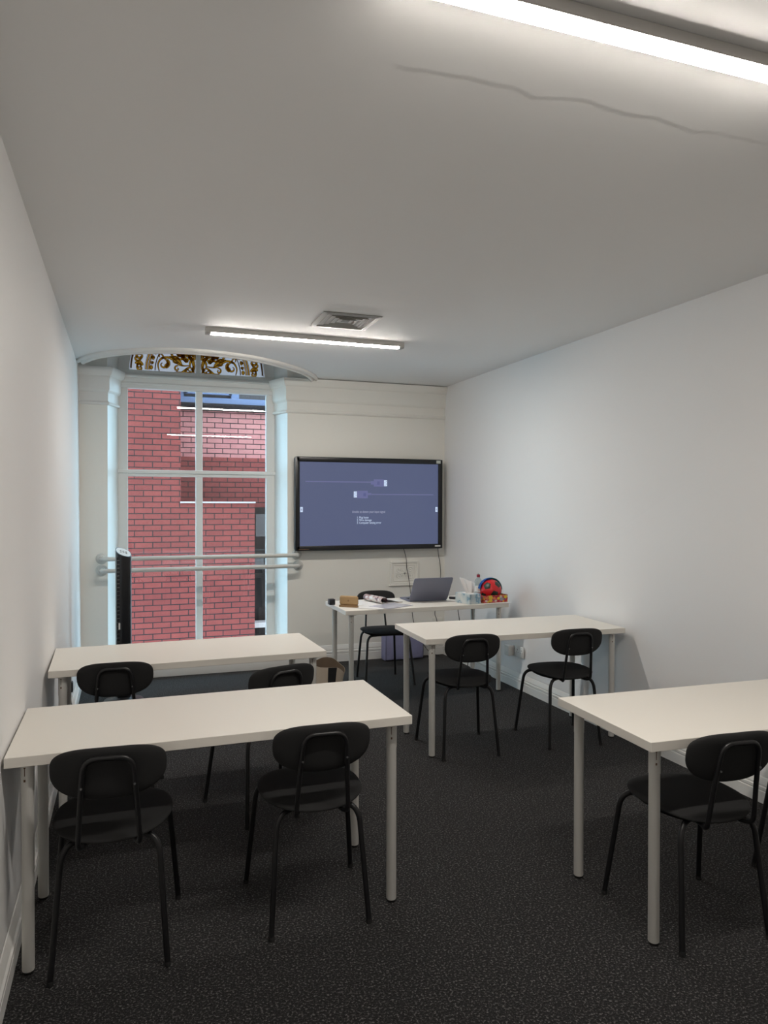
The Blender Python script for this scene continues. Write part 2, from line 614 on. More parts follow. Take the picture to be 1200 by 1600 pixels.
# window wall with a splayed, round-headed opening
WC = 0.583
def opening(hw, y, spring=2.785, bottom=0.16, rad=None, n=28):
    rad = rad or hw
    p = [(WC - hw, bottom), (WC - hw, spring)]
    p += [(WC - rad * cos(pi * k / n), spring + rad * sin(pi * k / n)) for k in range(1, n)]
    p += [(WC + hw, spring), (WC + hw, bottom)]
    return p
HW0, HW1 = 0.8075, 0.7225
b = MB()
bm = b.bm
def wall_loop(hw, y):
    inner = opening(hw, y)
    outer = [(3.25, 0.16), (3.25, TOPZ), (-0.7, TOPZ), (-0.7, 0.16)]
    return inner + outer
loops = []
for hw, y in ((HW0, YB), (HW1, 7.06), (HW1, 7.14)):
    loops.append([bm.verts.new((x, y, z)) for x, z in wall_loop(hw, y)])
for A, B in zip(loops, loops[1:]):
    for k in range(len(A)):
        j = (k + 1) % len(A)
        bm.faces.new((A[k], A[j], B[j], B[k]))
for L_, y in ((loops[0], YB), (loops[-1], 7.14)):
    pl = [Vector((v.co.x, v.co.z, 0)) for v in L_]
    for t in tessellate_polygon([pl]):
        bm.faces.new([L_[i] for i in t])
b.box((1.28, YB + 0.15, 0.03), (3.96, 0.30, 0.26))
wb = struct(b.build('wall_back', M['cream'], smooth=25))
wb.data.materials.append(M['window_paint'])
for f in wb.data.polygons:
    if YB + 0.001 < f.center.y < 7.31 and f.center.z > 0.17 and -0.3 < f.center.x < 1.5:
        f.material_index = 1

# ceiling slab with the curved cut-out in front of the window
arc_pts = [(-0.47, 6.60), (-0.442, 6.50), (-0.30, 6.22), (-0.045, 5.97), (0.25, 5.83), (0.55, 5.81), (0.942, 5.917), (1.325, 6.214), (1.57, 6.52), (1.70, 6.84)]
arc = [(p[0], p[1]) for p in catmull([(x, y, 0) for x, y in arc_pts], 5)]
poly = [(-0.75, YF - 0.1), (3.35, YF - 0.1), (3.35, 6.87)] + [(1.70, 6.87)] + list(reversed(arc)) + [(-0.75, 6.60)]
b = MB()
b.prism(poly, lambda u, v, d: (u, v, d), CEIL, CEIL + 0.16)
struct(b.build('ceiling', M['ceiling'], smooth=0))
# void above the cut-out
b = MB()
b.box((1.3, 6.3, TOPZ + 0.05), (4.3, 2.2, 0.1))
b.box((1.3, 5.45, (CEIL + 0.15 + TOPZ) / 2), (4.2, 0.1, TOPZ - CEIL - 0.15))
struct(b.build('wall_recess', M['wall'], smooth=0))
# rounded moulding along the cut-out
prof = [(0.0, CEIL + 0.01), (0.0, CEIL - 0.012), (0.008, CEIL - 0.022), (0.026, CEIL - 0.026), (0.034, CEIL - 0.018), (0.040, CEIL - 0.018),
        (0.046, CEIL - 0.030), (0.060, CEIL - 0.036), (0.072, CEIL - 0.030), (0.078, CEIL - 0.012), (0.078, CEIL + 0.16)]
b = MB()
b.sweep(arc[2:-1], prof, side=1)
struct(b.build('trim_1', M['trim'], smooth=50))

# cornice on the window wall, wrapping into the reveals
corn = [(0.0, 2.425), (0.018, 2.428), (0.025, 2.440), (0.018, 2.452), (0.007, 2.456), (0.007, 2.535), (0.020, 2.548), (0.028, 2.566),
        (0.028, 2.650), (0.036, 2.664), (0.036, 2.676), (0.052, 2.690), (0.062, 2.715), (0.070, 2.735), (0.070, 2.752), (0.0, 2.765)]
b = MB()
b.sweep([(-0.47, YB), (WC - HW0, YB), (WC - HW1, 7.06)], corn, side=-1)
struct(b.build('trim_2', M['trim'], smooth=30))
b = MB()
b.sweep([(WC + HW1, 7.06), (WC + HW0, YB), (3.06, YB)], corn, side=-1)
struct(b.build('trim_3', M['cream'], smooth=30))

# baseboards
def base_prof(s=1.0, t=1.0):
    return [(0, 0), (0.022 * t, 0), (0.022 * t, 0.060 * s), (0.017 * t, 0.064 * s), (0.022 * t, 0.070 * s), (0.022 * t, 0.083 * s), (0.015 * t, 0.088 * s),
            (0.017 * t, 0.096 * s), (0.010 * t, 0.115 * s), (0.004 * t, 0.128 * s), (0, 0.13 * s)]
struct(MB().sweep([(xl(YF, 0), YF), (xl(YB, 0), YB)], base_prof(), side=-1).build('baseboard_left', M['trim'], smooth=25))
struct(MB().sweep([(xr(YF, 0), YF), (xr(YB, 0), YB)], base_prof(), side=1).build('baseboard_right', M['trim'], smooth=25))
struct(MB().sweep([(1.43, YB), (3.04, YB)], base_prof(1.25), side=-1).build('baseboard_back', M['trim'], smooth=25))
# low window plinth
b = MB()
b.box((0.49, 6.885, 0.075), (1.86, 0.35, 0.15), 0.004)
b.box((0.49, 6.885, 0.155), (1.90, 0.38, 0.018), 0.006)
struct(b.build('trim_4', M['trim'], smooth=25))

# ------------------------------------------------------------------ window
win = bpy.data.objects.new('window_1', None)
SC.collection.objects.link(win)
struct(win)
YW = 7.09
b = MB()
def fr(x0, x1, z0, z1, d=0.06, yc=YW, bev=0.004):
    b.box(((x0 + x1) / 2, yc, (z0 + z1) / 2), (x1 - x0, d, z1 - z0), bev, 1)
fr(-0.150, -0.056, 0.16, 2.70)
fr(1.225, 1.312, 0.16, 2.70)
fr(-0.15, 1.312, 0.155, 0.215)
fr(-0.15, 1.312, 2.620, 2.79, 0.07, YW - 0.005)
b.tube([(-0.14, YW - 0.045, 2.735), (1.30, YW - 0.045, 2.735)], 0.020, 10)
b.tube([(-0.14, YW - 0.040, 2.665), (1.30, YW - 0.040, 2.665)], 0.011, 8)
# arch ring
ring = [(WC - 0.74 * cos(pi * k / 36), 2.785 + 0.74 * sin(pi * k / 36)) for k in range(37)]
ring += [(WC + 0.628 * cos(pi * k / 36), 2.785 + 0.628 * sin(pi * k / 36)) for k in range(37)]
b.prism(ring, lambda u, v, d: (u, d, v), YW - 0.03, YW + 0.03)
b.build('window_frame', M['window_paint'], win, 30)
b = MB()
fr(0.553, 0.616, 0.20, 2.63, 0.05)
fr(0.556, 0.600, 2.78, 3.42, 0.05)
b.build('mullion', M['window_paint'], win)
b = MB()
fr(-0.06, 1.23, 1.805, 1.835, 0.06)
fr(-0.155, 1.315, 1.833, 1.866, 0.075, YW - 0.008)
b.build('meeting_rail', M['window_paint'], win)
for (x0, x1) in ((-0.06, 0.556), (0.613, 1.228)):
    for (z0, z1) in ((0.21, 1.81), (1.86, 2.625)):
        tilt = 0.0016 if x0 < 0.3 else -0.0006
        MB().box((0, 0, 0), (x1 - x0, 0.004, z1 - z0)).build('window_pane', M['glass'], win, 0)
        p = SC.objects[-1] if False else [o for o in SC.objects if o.parent == win][-1]
        p.location = ((x0 + x1) / 2, YW + 0.005, (z0 + z1) / 2)
        p.rotation_euler = (0, 0, tilt)
half = [(WC + 0.632 * cos(pi * k / 40), 2.785 + 0.632 * sin(pi * k / 40)) for k in range(41)]
b = MB()
b.prism(half, lambda u, v, d: (u, d, v), YW + 0.010, YW + 0.014)
fan_glass = b.build('stained_glass', M['stained'], win, 0)

# painted scrollwork on the fanlight: ribbons lying on the glass
def ribbon(bld, pts, ws, y):
    n = len(pts)
    L_, R_ = [], []
    for i in range(n):
        a = Vector(pts[max(0, i - 1)])
        c = Vector(pts[min(n - 1, i + 1)])
        t = (c - a)
        if t.length < 1e-6:
            t = Vector((1, 0))
        t.normalize()
        nn = Vector((-t.y, t.x))
        q = Vector(pts[i])
        w = ws[i]
        L_.append(bld.bm.verts.new((q.x + nn.x * w, y, q.y + nn.y * w)))
        R_.append(bld.bm.verts.new((q.x - nn.x * w, y, q.y - nn.y * w)))
    for i in range(n - 1):
        bld.bm.faces.new((L_[i], L_[i + 1], R_[i + 1], R_[i]))

def spiral(c, r0, a0, turns, hand, n=22):
    pts = []
    for i in range(n + 1):
        t = i / n
        r = r0 * (1 - 0.86 * t)
        a = a0 + hand * turns * 2 * pi * t
        pts.append((c[0] + r * cos(a), c[1] + r * sin(a)))
    return pts

strokes = []     # (points in local u = distance from mullion, v = height), widths
def scroll(c, r, a0, turns, hand, w=0.008):
    p = spiral(c, r, a0, turns, hand)
    n = len(p)
    strokes.append((p, [w * (0.35 + 0.9 * sin(pi * min(1, 0.15 + i / n))) for i in range(n)]))
def stem(pts, w=0.008):
    p = [(q[0], q[1]) for q in catmull([(x, y, 0) for x, y in pts], 6)]
    n = len(p)
    strokes.append((p, [w * (0.3 + sin(pi * i / (n - 1))) for i in range(n)]))
def blob(c, r, w):
    p = [(c[0] + r * cos(t * pi / 8), c[1] + r * sin(t * pi / 8)) for t in range(17)]
    strokes.append((p, [w] * 17))
def leaf(a, c, w):
    p = [(lerp(a[0], c[0], t / 8) + 0.15 * (c[1] - a[1]) * sin(pi * t / 8), lerp(a[1], c[1], t / 8) + 0.15 * (a[0] - c[0]) * sin(pi * t / 8)) for t in range(9)]
    strokes.append((p, [w * sin(pi * (0.06 + 0.88 * t / 8)) for t in range(9)]))
# the part seen over the transom
scroll((0.315, 0.075), 0.060, 1.2, 1.0, 1, 0.007)
leaf((0.27, 0.125), (0.285, 0.035), 0.017)
leaf((0.30, 0.05), (0.255, 0.075), 0.012)
stem([(0.350, 0.005), (0.362, 0.07), (0.33, 0.125), (0.27, 0.140), (0.225, 0.125), (0.165, 0.082), (0.12, 0.070), (0.06, 0.075)], 0.008)
leaf((0.255, 0.150), (0.13, 0.070), 0.016)
leaf((0.25, 0.185), (0.215, 0.11), 0.010)
scroll((0.180, 0.040), 0.028, 2.0, 1.1, -1, 0.006)
stem([(0.19, 0.012), (0.14, 0.004), (0.10, 0.03), (0.06, 0.058), (0.03, 0.04)], 0.008)
scroll((0.080, 0.026), 0.026, 3.4, 1.1, 1, 0.007)
scroll((0.195, 0.135), 0.022, 0.4, 1.0, 1, 0.005)
stem([(0.34, 0.175), (0.315, 0.150), (0.318, 0.118)], 0.005)
scroll((0.235, 0.205), 0.03, 5.0, 1.0, -1, 0.007)
blob((0.150, 0.185), 0.020, 0.016)
leaf((0.175, 0.205), (0.115, 0.155), 0.020)
leaf((0.12, 0.20), (0.185, 0.165), 0.016)
scroll((0.105, 0.125), 0.026, 1.0, 0.9, 1, 0.006)
stem([(0.10, 0.20), (0.115, 0.15), (0.095, 0.11), (0.07, 0.115)], 0.008)
stem([(0.055, 0.21), (0.06, 0.16), (0.03, 0.12), (0.018, 0.06), (0.03, 0.012)], 0.011)
stem([(0.020, 0.20), (0.030, 0.15), (0.055, 0.10), (0.055, 0.065)], 0.008)
leaf((0.012, 0.005), (0.020, 0.075), 0.010)
scroll((0.042, 0.030), 0.020, 0.0, 1.0, -1, 0.006)
# the rest of the dome, out of sight from the door but carried on
for ang, rad in ((52, 0.30), (66, 0.31), (80, 0.32), (60, 0.18), (78, 0.17), (45, 0.22)):
    a = radians(ang)
    scroll((rad * cos(a), rad * sin(a)), 0.05, a, 1.1, 1 if ang % 4 else -1, 0.008)
    leaf((rad * cos(a) - 0.05, rad * sin(a)), (rad * cos(a) + 0.03, rad * sin(a) + 0.05), 0.014)
# border bands
scroll((0.556, 0.118), 0.036, 2.6, 1.0, 1, 0.007)
scroll((0.530, 0.030), 0.034, 1.0, 0.9, -1, 0.007)
leaf((0.590, 0.150), (0.520, 0.175), 0.012)
leaf((0.520, 0.150), (0.585, 0.185), 0.010)
scroll((0.425, 0.075), 0.014, 0.4, 0.9, 1, 0.005)
scroll((0.415, 0.128), 0.014, 3.4, 0.9, -1, 0.005)
stem([(0.30, 0.19), (0.345, 0.172), (0.350, 0.135)], 0.005)
leaf((0.165, 0.10), (0.225, 0.105), 0.008)
def arc_line(r, w, a0=2, a1=89):
    p = [(r * cos(radians(lerp(a0, a1, i / 30))), r * sin(radians(lerp(a0, a1, i / 30)))) for i in range(31)]
    return p, [w] * 31
arcs_dark = [arc_line(0.612, 0.0075), arc_line(0.398, 0.0045)]
arcs_gold = [arc_line(0.478, 0.007), arc_line(0.455, 0.006)]
arcs_edge = [arc_line(0.4665, 0.003), arc_line(0.489, 0.002), arc_line(0.445, 0.002)]
for k in range(10):
    a = radians(6 + 9.2 * k)
    c = (0.548 * cos(a), 0.548 * sin(a))
    if k % 2 == 0:
        leaf((c[0] + 0.035, c[1] + 0.012), (c[0] - 0.045, c[1] - 0.005), 0.022)
        blob((c[0] - 0.005, c[1] - 0.008), 0.018, 0.006)
    else:
        scroll(c, 0.040, a + 0.5, 0.9, -1, 0.009)
        leaf((c[0] - 0.03, c[1] + 0.045), (c[0] + 0.02, c[1] + 0.05), 0.010)
for k in range(14):
    a = radians(5 + 6.4 * k)
    c = (0.422 * cos(a), 0.422 * sin(a))
    if k % 2 == 0:
        leaf((c[0] + 0.002, c[1] - 0.020), (c[0] - 0.002, c[1] + 0.020), 0.016)
    else:
        blob(c, 0.007, 0.005)
for sgn in (-1, 1):
    x_off = 0.578 + sgn * 0.022
    def tr(p):
        return [(x_off + sgn * (u * 0.95), 2.792 + v) for u, v in p]
    bd, bg_ = MB(), MB()
    for p, w in strokes:
        keep = [i for i in range(len(p)) if p[i][1] > 0.0]
        if len(keep) < 3:
            continue
        q = tr([p[i] for i in keep])
        ww = [w[i] for i in keep]
        ribbon(bg_, q, [x * 0.92 for x in ww], YW + 0.0085)
        for side in (-1, 1):
            e = []
            for i in range(len(q)):
                a, c = Vector(q[max(0, i - 1)]), Vector(q[min(len(q) - 1, i + 1)])
                d = (c - a).normalized() if (c - a).length > 1e-6 else Vector((1, 0))
                e.append((q[i][0] - d.y * ww[i] * side, q[i][1] + d.x * ww[i] * side))
            ribbon(bd, e, [0.0017] * len(e), YW + 0.0078)
    for p, w in arcs_dark + arcs_edge:
        ribbon(bd, [(WC + sgn * u, 2.79 + v) for u, v in p], w, YW + 0.0088)
    for p, w in arcs_gold:
        ribbon(bg_, [(WC + sgn * u, 2.79 + v) for u, v in p], w, YW + 0.0078)
    bd.build('scrollwork_outline', M['umber'], fan_glass, 0)
    bg_.build('scrollwork', M['gold'], fan_glass, 0)

# ------------------------------------------------------------------ outside
struct(MB().box((2, 14, -3.1), (60, 14, 0.2)).build('ground', M['concrete'], smooth=0))
bldg = thing('brick_building', 'red brick building across the alley, seen through the window', 'building', (0, 9.85, -3))
b = MB()
b.box((-0.461, 1.2, 4.1), (2.078, 2.4, 8.2))                   # full-height pier, up to x=0.578
b.build('wall', M['brick'], bldg, 0)
b = MB()
b.box((1.064, 0.2, 2.28), (0.973, 0.4, 4.56))
b.build('low_wall', M['brick'], bldg, 0)
MB().box((1.064, 0.19, 4.574), (0.99, 0.44, 0.022)).build('coping', M['coping'], bldg, 0)
b = MB()
b.box((1.878, 1.35, 2.62), (2.6, 0.8, 5.24))
b.build('rear_wall', M['brick'], bldg, 0)
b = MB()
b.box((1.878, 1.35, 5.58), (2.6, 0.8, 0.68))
b.build('lit_wall_band', M['brick_lit'], bldg, 0)  # band of the rear wall with brighter light painted into its brick
MB().box((1.878, 1.30, 5.965), (2.6, 0.9, 0.10)).build('sill', M['sill_dark'], bldg, 0)
MB().box((1.878, 1.35, 7.8), (2.6, 0.8, 0.8)).build('upper_wall', M['brick'], bldg, 0)
b = MB()
def wf(x0, x1, z0, z1, d=0.08, y=0.99):
    b.box(((x0 + x1) / 2, y, (z0 + z1) / 2), (x1 - x0, d, z1 - z0), 0.006, 1)
wf(0.58, 3.17, 6.015, 6.11, 0.12)
wf(0.58, 0.68, 6.05, 7.45)
wf(1.35, 1.47, 6.05, 7.45)
wf(2.6, 2.72, 6.05, 7.45)
wf(3.07, 3.17, 6.05, 7.45)
wf(0.58, 3.17, 7.33, 7.45)
wf(0.68, 1.36, 6.15, 6.21, 0.05, 0.93)
wf(0.68, 0.73, 6.15, 7.3, 0.05, 0.93)
wf(1.31, 1.36, 6.15, 7.3, 0.05, 0.93)
fo = b.build('window', M['slate_blue'], bldg, 0)
MB().box((1.88, 1.03, 6.75), (2.5, 0.02, 1.3)).build('pane', M['far_glass'], fo, 0)
b = MB()
b.box((2.37, 0.45, 1.45), (1.60, 0.06, 6.10))
gt = b.build('gate', M['gate'], bldg, 0)
MB().box((1.70, 0.412, 4.25), (0.14, 0.012, 0.32)).build('notice', M['notice'], gt, 0)
MB().box((1.68, 0.412, 3.70), (0.13, 0.012, 0.16)).build('notice', M['notice'], gt, 0)
MB().box((1.75, 0.30, 2.86), (0.35, 0.2, 0.07)).build('ledge', M['coping'], bldg, 0)

# ------------------------------------------------------------------ tables
def make_table(label):
    t = thing('table', label, 'table', group='white rectangular classroom tables')
    MB().box((0.7, 0.3, 0.717), (1.4, 0.6, 0.034), 0.0015, 1).build('tabletop', M['table'], t, 30)
    for i, (x, y) in enumerate(((0.062, 0.062), (1.338, 0.062), (1.338, 0.538), (0.062, 0.538))):
        b = MB()
        b.lathe([(0.018, 0.008), (0.0195, 0.012), (0.0195, 0.60), (0.0205, 0.602), (0.0205, 0.698)], (x, y, 0), 28)
        lg = b.build('leg', M['table_leg'], t, 40)
        MB().lathe([(0.016, 0.0), (0.0185, 0.003), (0.0185, 0.009)], (x, y, 0), 20).build('foot', M['foot'], lg, 40)
        MB().lathe([(0.045, 0.694), (0.045, 0.700)], (x, y, 0), 20).build('mounting_plate', M['table_leg'], lg, 40)
        if i == 0 or i == 1:
            b = MB()
            sx = -1
            for zz, hh, ww in ((0.668, 0.026, 0.0022), (0.682, 0.003, 0.006), (0.640, 0.008, 0.006)):
                a = radians(250)
                b.box((x + 0.0209 * cos(a), y + 0.0209 * sin(a), zz), (ww, 0.001, hh))
            b.build('sticker', M['brown'], lg, 0)
    return t

TABLES = [
    (-0.394, 2.545, 0.0135, 'white table at the near left with its end against the left wall'),
    (-0.396, 3.806, 0.036, 'white table on the left nearest the window, behind the near left one'),
    (1.6585, 2.005, -0.0325, 'white table at the near right, cut off by the edge of the photo'),
    (1.6526, 3.988, -0.031, 'white table in the middle of the right wall, two chairs at it'),
    (1.517, 5.2525, 0.006, 'white teacher table in the far right corner below the screen'),
]
proto_table = make_table(TABLES[0][3])
for i, (x, y, r, lab) in enumerate(TABLES):
    t = proto_table if i == 0 else copy_tree(proto_table)
    t.location = (x, y, 0)
    t.rotation_euler = (0, 0, r)
    t['label'] = lab

# ------------------------------------------------------------------ chairs
def make_chair(label):
    t = thing('chair', label, 'chair', group='black oval-backed classroom chairs')
    # seat
    out = superell(0.198, 0.212, 2.35)
    def sf(u, v, w):
        return (u, v + 0.005, 0.452 + w - 0.35 * max(0.0, -v - 0.10) ** 1.5 - 0.10 * max(0, v - 0.14) ** 1.2 + 0.10 * u * u)
    MB().pad(out, 0.032, fn=sf).build('seat', M['fabric'], t, 60)
    b = MB()
    b.pad(superell(0.170, 0.180, 2.4), 0.010, 4, fn=lambda u, v, w: (u, v + 0.005, 0.431 + w - 0.25 * max(0.0, -v - 0.10) ** 1.5))
    b.build('seat_shell', M['chair_metal'], t, 60)
    # backrest
    out = superell(0.179, 0, 2, top=0.076, bot=0.100, ntop=3.2, nbot=2.45)
    def bf(u, v, w):
        z = 0.690 + v
        return (u, -0.243 - 0.16 * v + w + 0.75 * u * u, z)
    MB().pad(out, 0.030, fn=bf).build('backrest', M['fabric'], t, 60)
    # back frame: inverted U whose feet hook under the seat
    def up(s):
        return [(s * 0.078, -0.258, 0.680), (s * 0.086, -0.243, 0.585), (s * 0.094, -0.228, 0.470)]
    left = bezier((-0.094, -0.228, 0.460), (-0.096, -0.226, 0.425), (-0.080, -0.180, 0.427), 6)
    path = list(reversed(left)) + [(-0.086, -0.246, 0.585)]
    path += bezier((-0.078, -0.266, 0.690), (-0.074, -0.274, 0.735), (-0.035, -0.274, 0.736), 6)
    path += bezier((0.035, -0.274, 0.736), (0.074, -0.274, 0.735), (0.078, -0.266, 0.690), 6)
    path += [(0.086, -0.246, 0.585)]
    path += bezier((0.094, -0.228, 0.460), (0.096, -0.226, 0.425), (0.080, -0.180, 0.427), 6)
    path = [(-0.07, -0.10, 0.427)] + path + [(0.07, -0.10, 0.427)]
    bfm = MB().tube(path, 0.0085, 12).build('back_frame', M['chair_metal'], t, 60)
    for s in (-1, 1):
        b = MB()
        b.lathe([(0.0035, -0.002), (0.0035, 0.002)], (0, 0, 0), 10, mtx=Matrix.Translation((s * 0.080, -0.2715, 0.645)) @ Matrix.Rotation(pi / 2, 4, 'X'))
        b.build('screw', M['screw'], bfm, 40)
    # legs
    for s in (-1, 1):
        p = [(s * 0.060, -0.105, 0.425)] + bezier((s * 0.105, -0.135, 0.425), (s * 0.148, -0.158, 0.425), (s * 0.156, -0.166, 0.365), 8) + [(s * 0.180, -0.208, 0.012)]
        lg = MB().tube(p, 0.0102, 14).build('leg', M['chair_metal'], t, 60)
        MB().lathe([(0.009, 0.0), (0.0112, 0.002), (0.0112, 0.014), (0.0105, 0.016)], (s * 0.180, -0.208, 0), 14).build('foot', M['foot'], lg, 40)
        p = [(s * 0.060, 0.105, 0.425)] + bezier((s * 0.135, 0.130, 0.427), (s * 0.180, 0.148, 0.427), (s * 0.188, 0.156, 0.372), 8) + [(s * 0.219, 0.208, 0.012)]
        lg = MB().tube(p, 0.0102, 14).build('leg', M['chair_metal'], t, 60)
        MB().lathe([(0.009, 0.0), (0.0112, 0.002), (0.0112, 0.014), (0.0105, 0.016)], (s * 0.219, 0.208, 0), 14).build('foot', M['foot'], lg, 40)
    b = MB()
    b.tube([(-0.07, -0.11, 0.425), (0.07, -0.11, 0.425)], 0.0095, 10)
    b.tube([(-0.07, 0.11, 0.425), (0.07, 0.11, 0.425)], 0.0095, 10)
    b.box((0, 0, 0.427), (0.03, 0.22, 0.008))
    b.build('seat_frame', M['chair_metal'], t, 60)
    return t

CHAIRS = [
    (-0.069, 2.710, -2.5, 'black chair at the near left table, on its left half beside the wall'),
    (0.640, 2.721, -1.5, 'black chair at the right end of the near left table'),
    (-0.082, 4.020, -2.0, 'black chair at the left table nearest the window, on the wall side'),
    (0.614, 3.677, 17.0, 'black chair turned askew at the left table nearest the window, before the beige bag'),
    (1.948, 4.150, -4.0, 'black chair at the left end of the middle right table'),
    (2.664, 4.117, -4.5, 'black chair at the wall end of the middle right table'),
    (1.962, 2.171, -4.0, 'black chair at the near right table, whole backrest in view'),
    (2.710, 2.155, -2.0, 'black chair at the near right table showing only a leg at the photo edge'),
    (2.054, 5.935, 178.2, 'black chair behind the teacher table, facing into the room'),
]
proto_chair = make_chair(CHAIRS[0][3])
for i, (x, y, a, lab) in enumerate(CHAIRS):
    t = proto_chair if i == 0 else copy_tree(proto_chair)
    t.location = (x, y, 0)
    t.rotation_euler = (0, 0, radians(a))
    t['label'] = lab

# ------------------------------------------------------------------ ceiling lamps and vent
def make_lamp(x0, x1, y, label):
    xc = (x0 + x1) / 2
    Lh = x1 - x0
    t = thing('strip_light', label, 'ceiling light', (xc, y, CEIL), group='ceiling strip lights')
    MB().box((0, 0, -0.017), (Lh, 0.067, 0.034), 0.003, 1).build('housing', M['housing'], t, 30)
    b = MB()
    n = 10
    pl = [(-0.028, -0.030)] + [(-0.028 * cos(pi * k / n), -0.0355 - 0.0085 * sin(pi * k / n)) for k in range(n + 1)] + [(0.028, -0.030)]
    b.prism(pl, lambda u, v, d: (d, u, v), -Lh / 2 + 0.038, Lh / 2 - 0.038)
    b.build('diffuser', M['lamp'], t, 40)
    for s in (-1, 1):
        b = MB()
        b.box((s * (Lh / 2 - 0.019), 0, -0.034), (0.038, 0.060, 0.020), 0.004, 2)
        b.build('end_cap', M['cap'], t, 30)
    return t
make_lamp(0.462, 1.915, 5.090, 'shorter looking strip light far down the ceiling, before the window')
make_lamp(0.500, 1.955, 1.535, 'bright strip light overhead, running out of the top right of the photo')

t = thing('ceiling_vent', 'square grey metal air vent in the ceiling beyond the middle', 'vent', (1.322, 4.598, CEIL), 0.0)
def sq_ring(b, ro, ri, zo, zi, th=0.003):
    for k in range(4):
        R = Matrix.Rotation(k * pi / 2, 4, 'Z')
        pts = [(-ro, -ro, zo), (ro, -ro, zo), (ri, -ri, zi), (-ri, -ri, zi)]
        lo = [R @ Vector(p) for p in pts]
        hi = [q + Vector((0, 0, th)) for q in lo]
        b.hexa(lo + hi)
b = MB()
sq_ring(b, 0.196, 0.160, -0.006, -0.010)
b.build('frame', M['vent'], t, 0)
for ro in (0.158, 0.126, 0.094, 0.062):
    b = MB()
    sq_ring(b, ro, ro - 0.040, -0.010, 0.024)
    b.build('louvre', M['vent'], t, 0)
MB().box((0, 0, -0.002), (0.05, 0.05, 0.003)).build('centre_plate', M['vent'], t, 0)
MB().box((0, 0, 0.045), (0.36, 0.36, 0.03)).build('backing', M['dark'], t, 0)

# ------------------------------------------------------------------ screen on the wall
t = thing('interactive_screen', 'large black-framed display on the wall beside the window', 'screen', (2.207, 6.745, 1.552))
W_, H_ = 1.530, 0.905
def rrect(w, h, r, n=6):
    out = []
    for cx, cy, a0 in ((w / 2 - r, h / 2 - r, 0), (-w / 2 + r, h / 2 - r, 90), (-w / 2 + r, -h / 2 + r, 180), (w / 2 - r, -h / 2 + r, 270)):
        for k in range(n + 1):
            a = radians(a0 + 90 * k / n)
            out.append((cx + r * cos(a), cy + r * sin(a)))
    return out
def tvp(u, v, d): return (u, d, v)
# bezel as four bars around the panel
b = MB()
b.prism(rrect(W_, H_, 0.025), tvp, 0.012, 0.045)
body = b.build('casing', M['black_plastic'], t, 30)
b = MB()
for (cx, cz, sx, sz) in ((0, H_ / 2 - 0.026, W_ - 0.03, 0.048), (0, -H_ / 2 + 0.025, W_ - 0.03, 0.046), (-W_ / 2 + 0.0245, 0, 0.047, H_ - 0.006), (W_ / 2 - 0.0245, 0, 0.047, H_ - 0.006)):
    b.box((cx, 0.004, cz), (sx, 0.022, sz), 0.006, 2)
bz = b.build('bezel', M['black_gloss'], t, 30)
scr = MB().box((0, 0.008, 0), (1.438, 0.010, 0.812)).build('display', M['screen'], t, 0)
# cable pictures on the display
ys = 0.0022
b = MB()
b.box((0.080, ys, 0.207), (0.105, 0.0012, 0.072), 0)
b.box((0.012, ys, 0.208), (0.030, 0.0012, 0.034), 0)
b.build('plug_icon', M['icon'], scr, 0)
b = MB()
b.box((-0.090, ys, 0.092), (0.110, 0.0012, 0.074), 0)
b.box((-0.018, ys, 0.097), (0.040, 0.0012, 0.020), 0)
b.build('plug_icon', M['icon'], scr, 0)
b = MB()
b.box((-0.330, ys, 0.214), (0.66, 0.0012, 0.010), 0)
b.build('cable_icon', M['icon_line'], scr, 0)
b = MB()
b.box((0.335, ys, 0.094), (0.66, 0.0012, 0.009), 0)
b.build('cable_icon', M['icon_line'], scr, 0)
b = MB()
b.box((0.075, ys - 0.0008, 0.205), (0.028, 0.0008, 0.034), 0)
b.box((-0.068, ys - 0.0008, 0.090), (0.028, 0.0008, 0.034), 0)
b.build('plug_label_icon', M['icon_dark'], scr, 0)
b = MB()
b.box((0.150, ys, 0.206), (0.032, 0.0012, 0.060), 0)
b.box((-0.163, ys, 0.092), (0.032, 0.0012, 0.060), 0)
b.box((-0.700, ys, -0.055), (0.026, 0.0012, 0.050), 0)
b.box((0.700, ys, -0.055), (0.024, 0.0012, 0.050), 0)
b.build('white_icon', M['icon_white'], scr, 0)
b = MB()
b.box((-0.700, ys - 0.001, -0.055), (0.006, 0.0008, 0.018), 0)
b.box((0.700, ys - 0.001, -0.055), (0.005, 0.0008, 0.020), 0)
for xx in (0.150, -0.163):
    for k in range(4):
        b.box((xx + (-0.006 if k % 2 else 0.006), ys - 0.001, 0.222 - k * 0.012 if xx > 0 else 0.108 - k * 0.012), (0.005, 0.0008, 0.006))
b.build('icon_detail', M['icon_dark'], scr, 0)

def text_mesh(body_, size, x, z, m, parent, name, y=0.0016, align='LEFT', bold=0.0):
    cu = bpy.data.curves.new(name, 'FONT')
    cu.body = body_
    cu.size = size
    cu.align_x = align
    cu.offset = bold
    cu.extrude = 0.0004
    tmp = bpy.data.objects.new(name, cu)
    SC.collection.objects.link(tmp)
    dg = bpy.context.evaluated_depsgraph_get()
    me = bpy.data.meshes.new_from_object(tmp.evaluated_get(dg))
    bpy.data.objects.remove(tmp)
    me.materials.clear()
    me.materials.append(m)
    o = bpy.data.objects.new(name, me)
    SC.collection.objects.link(o)
    o.parent = parent
    o.location = (x, y, z)
    o.rotation_euler = (pi / 2, 0, 0)
    o.scale = (0.79, 1, 1)
    return o
text_mesh('Unable to detect your input signal', 0.0315, -0.196, -0.088, M['icon_grey'], scr, 'caption_text')
text_mesh('1. Plug loose', 0.030, -0.148, -0.143, M['icon_white'], scr, 'caption_text')
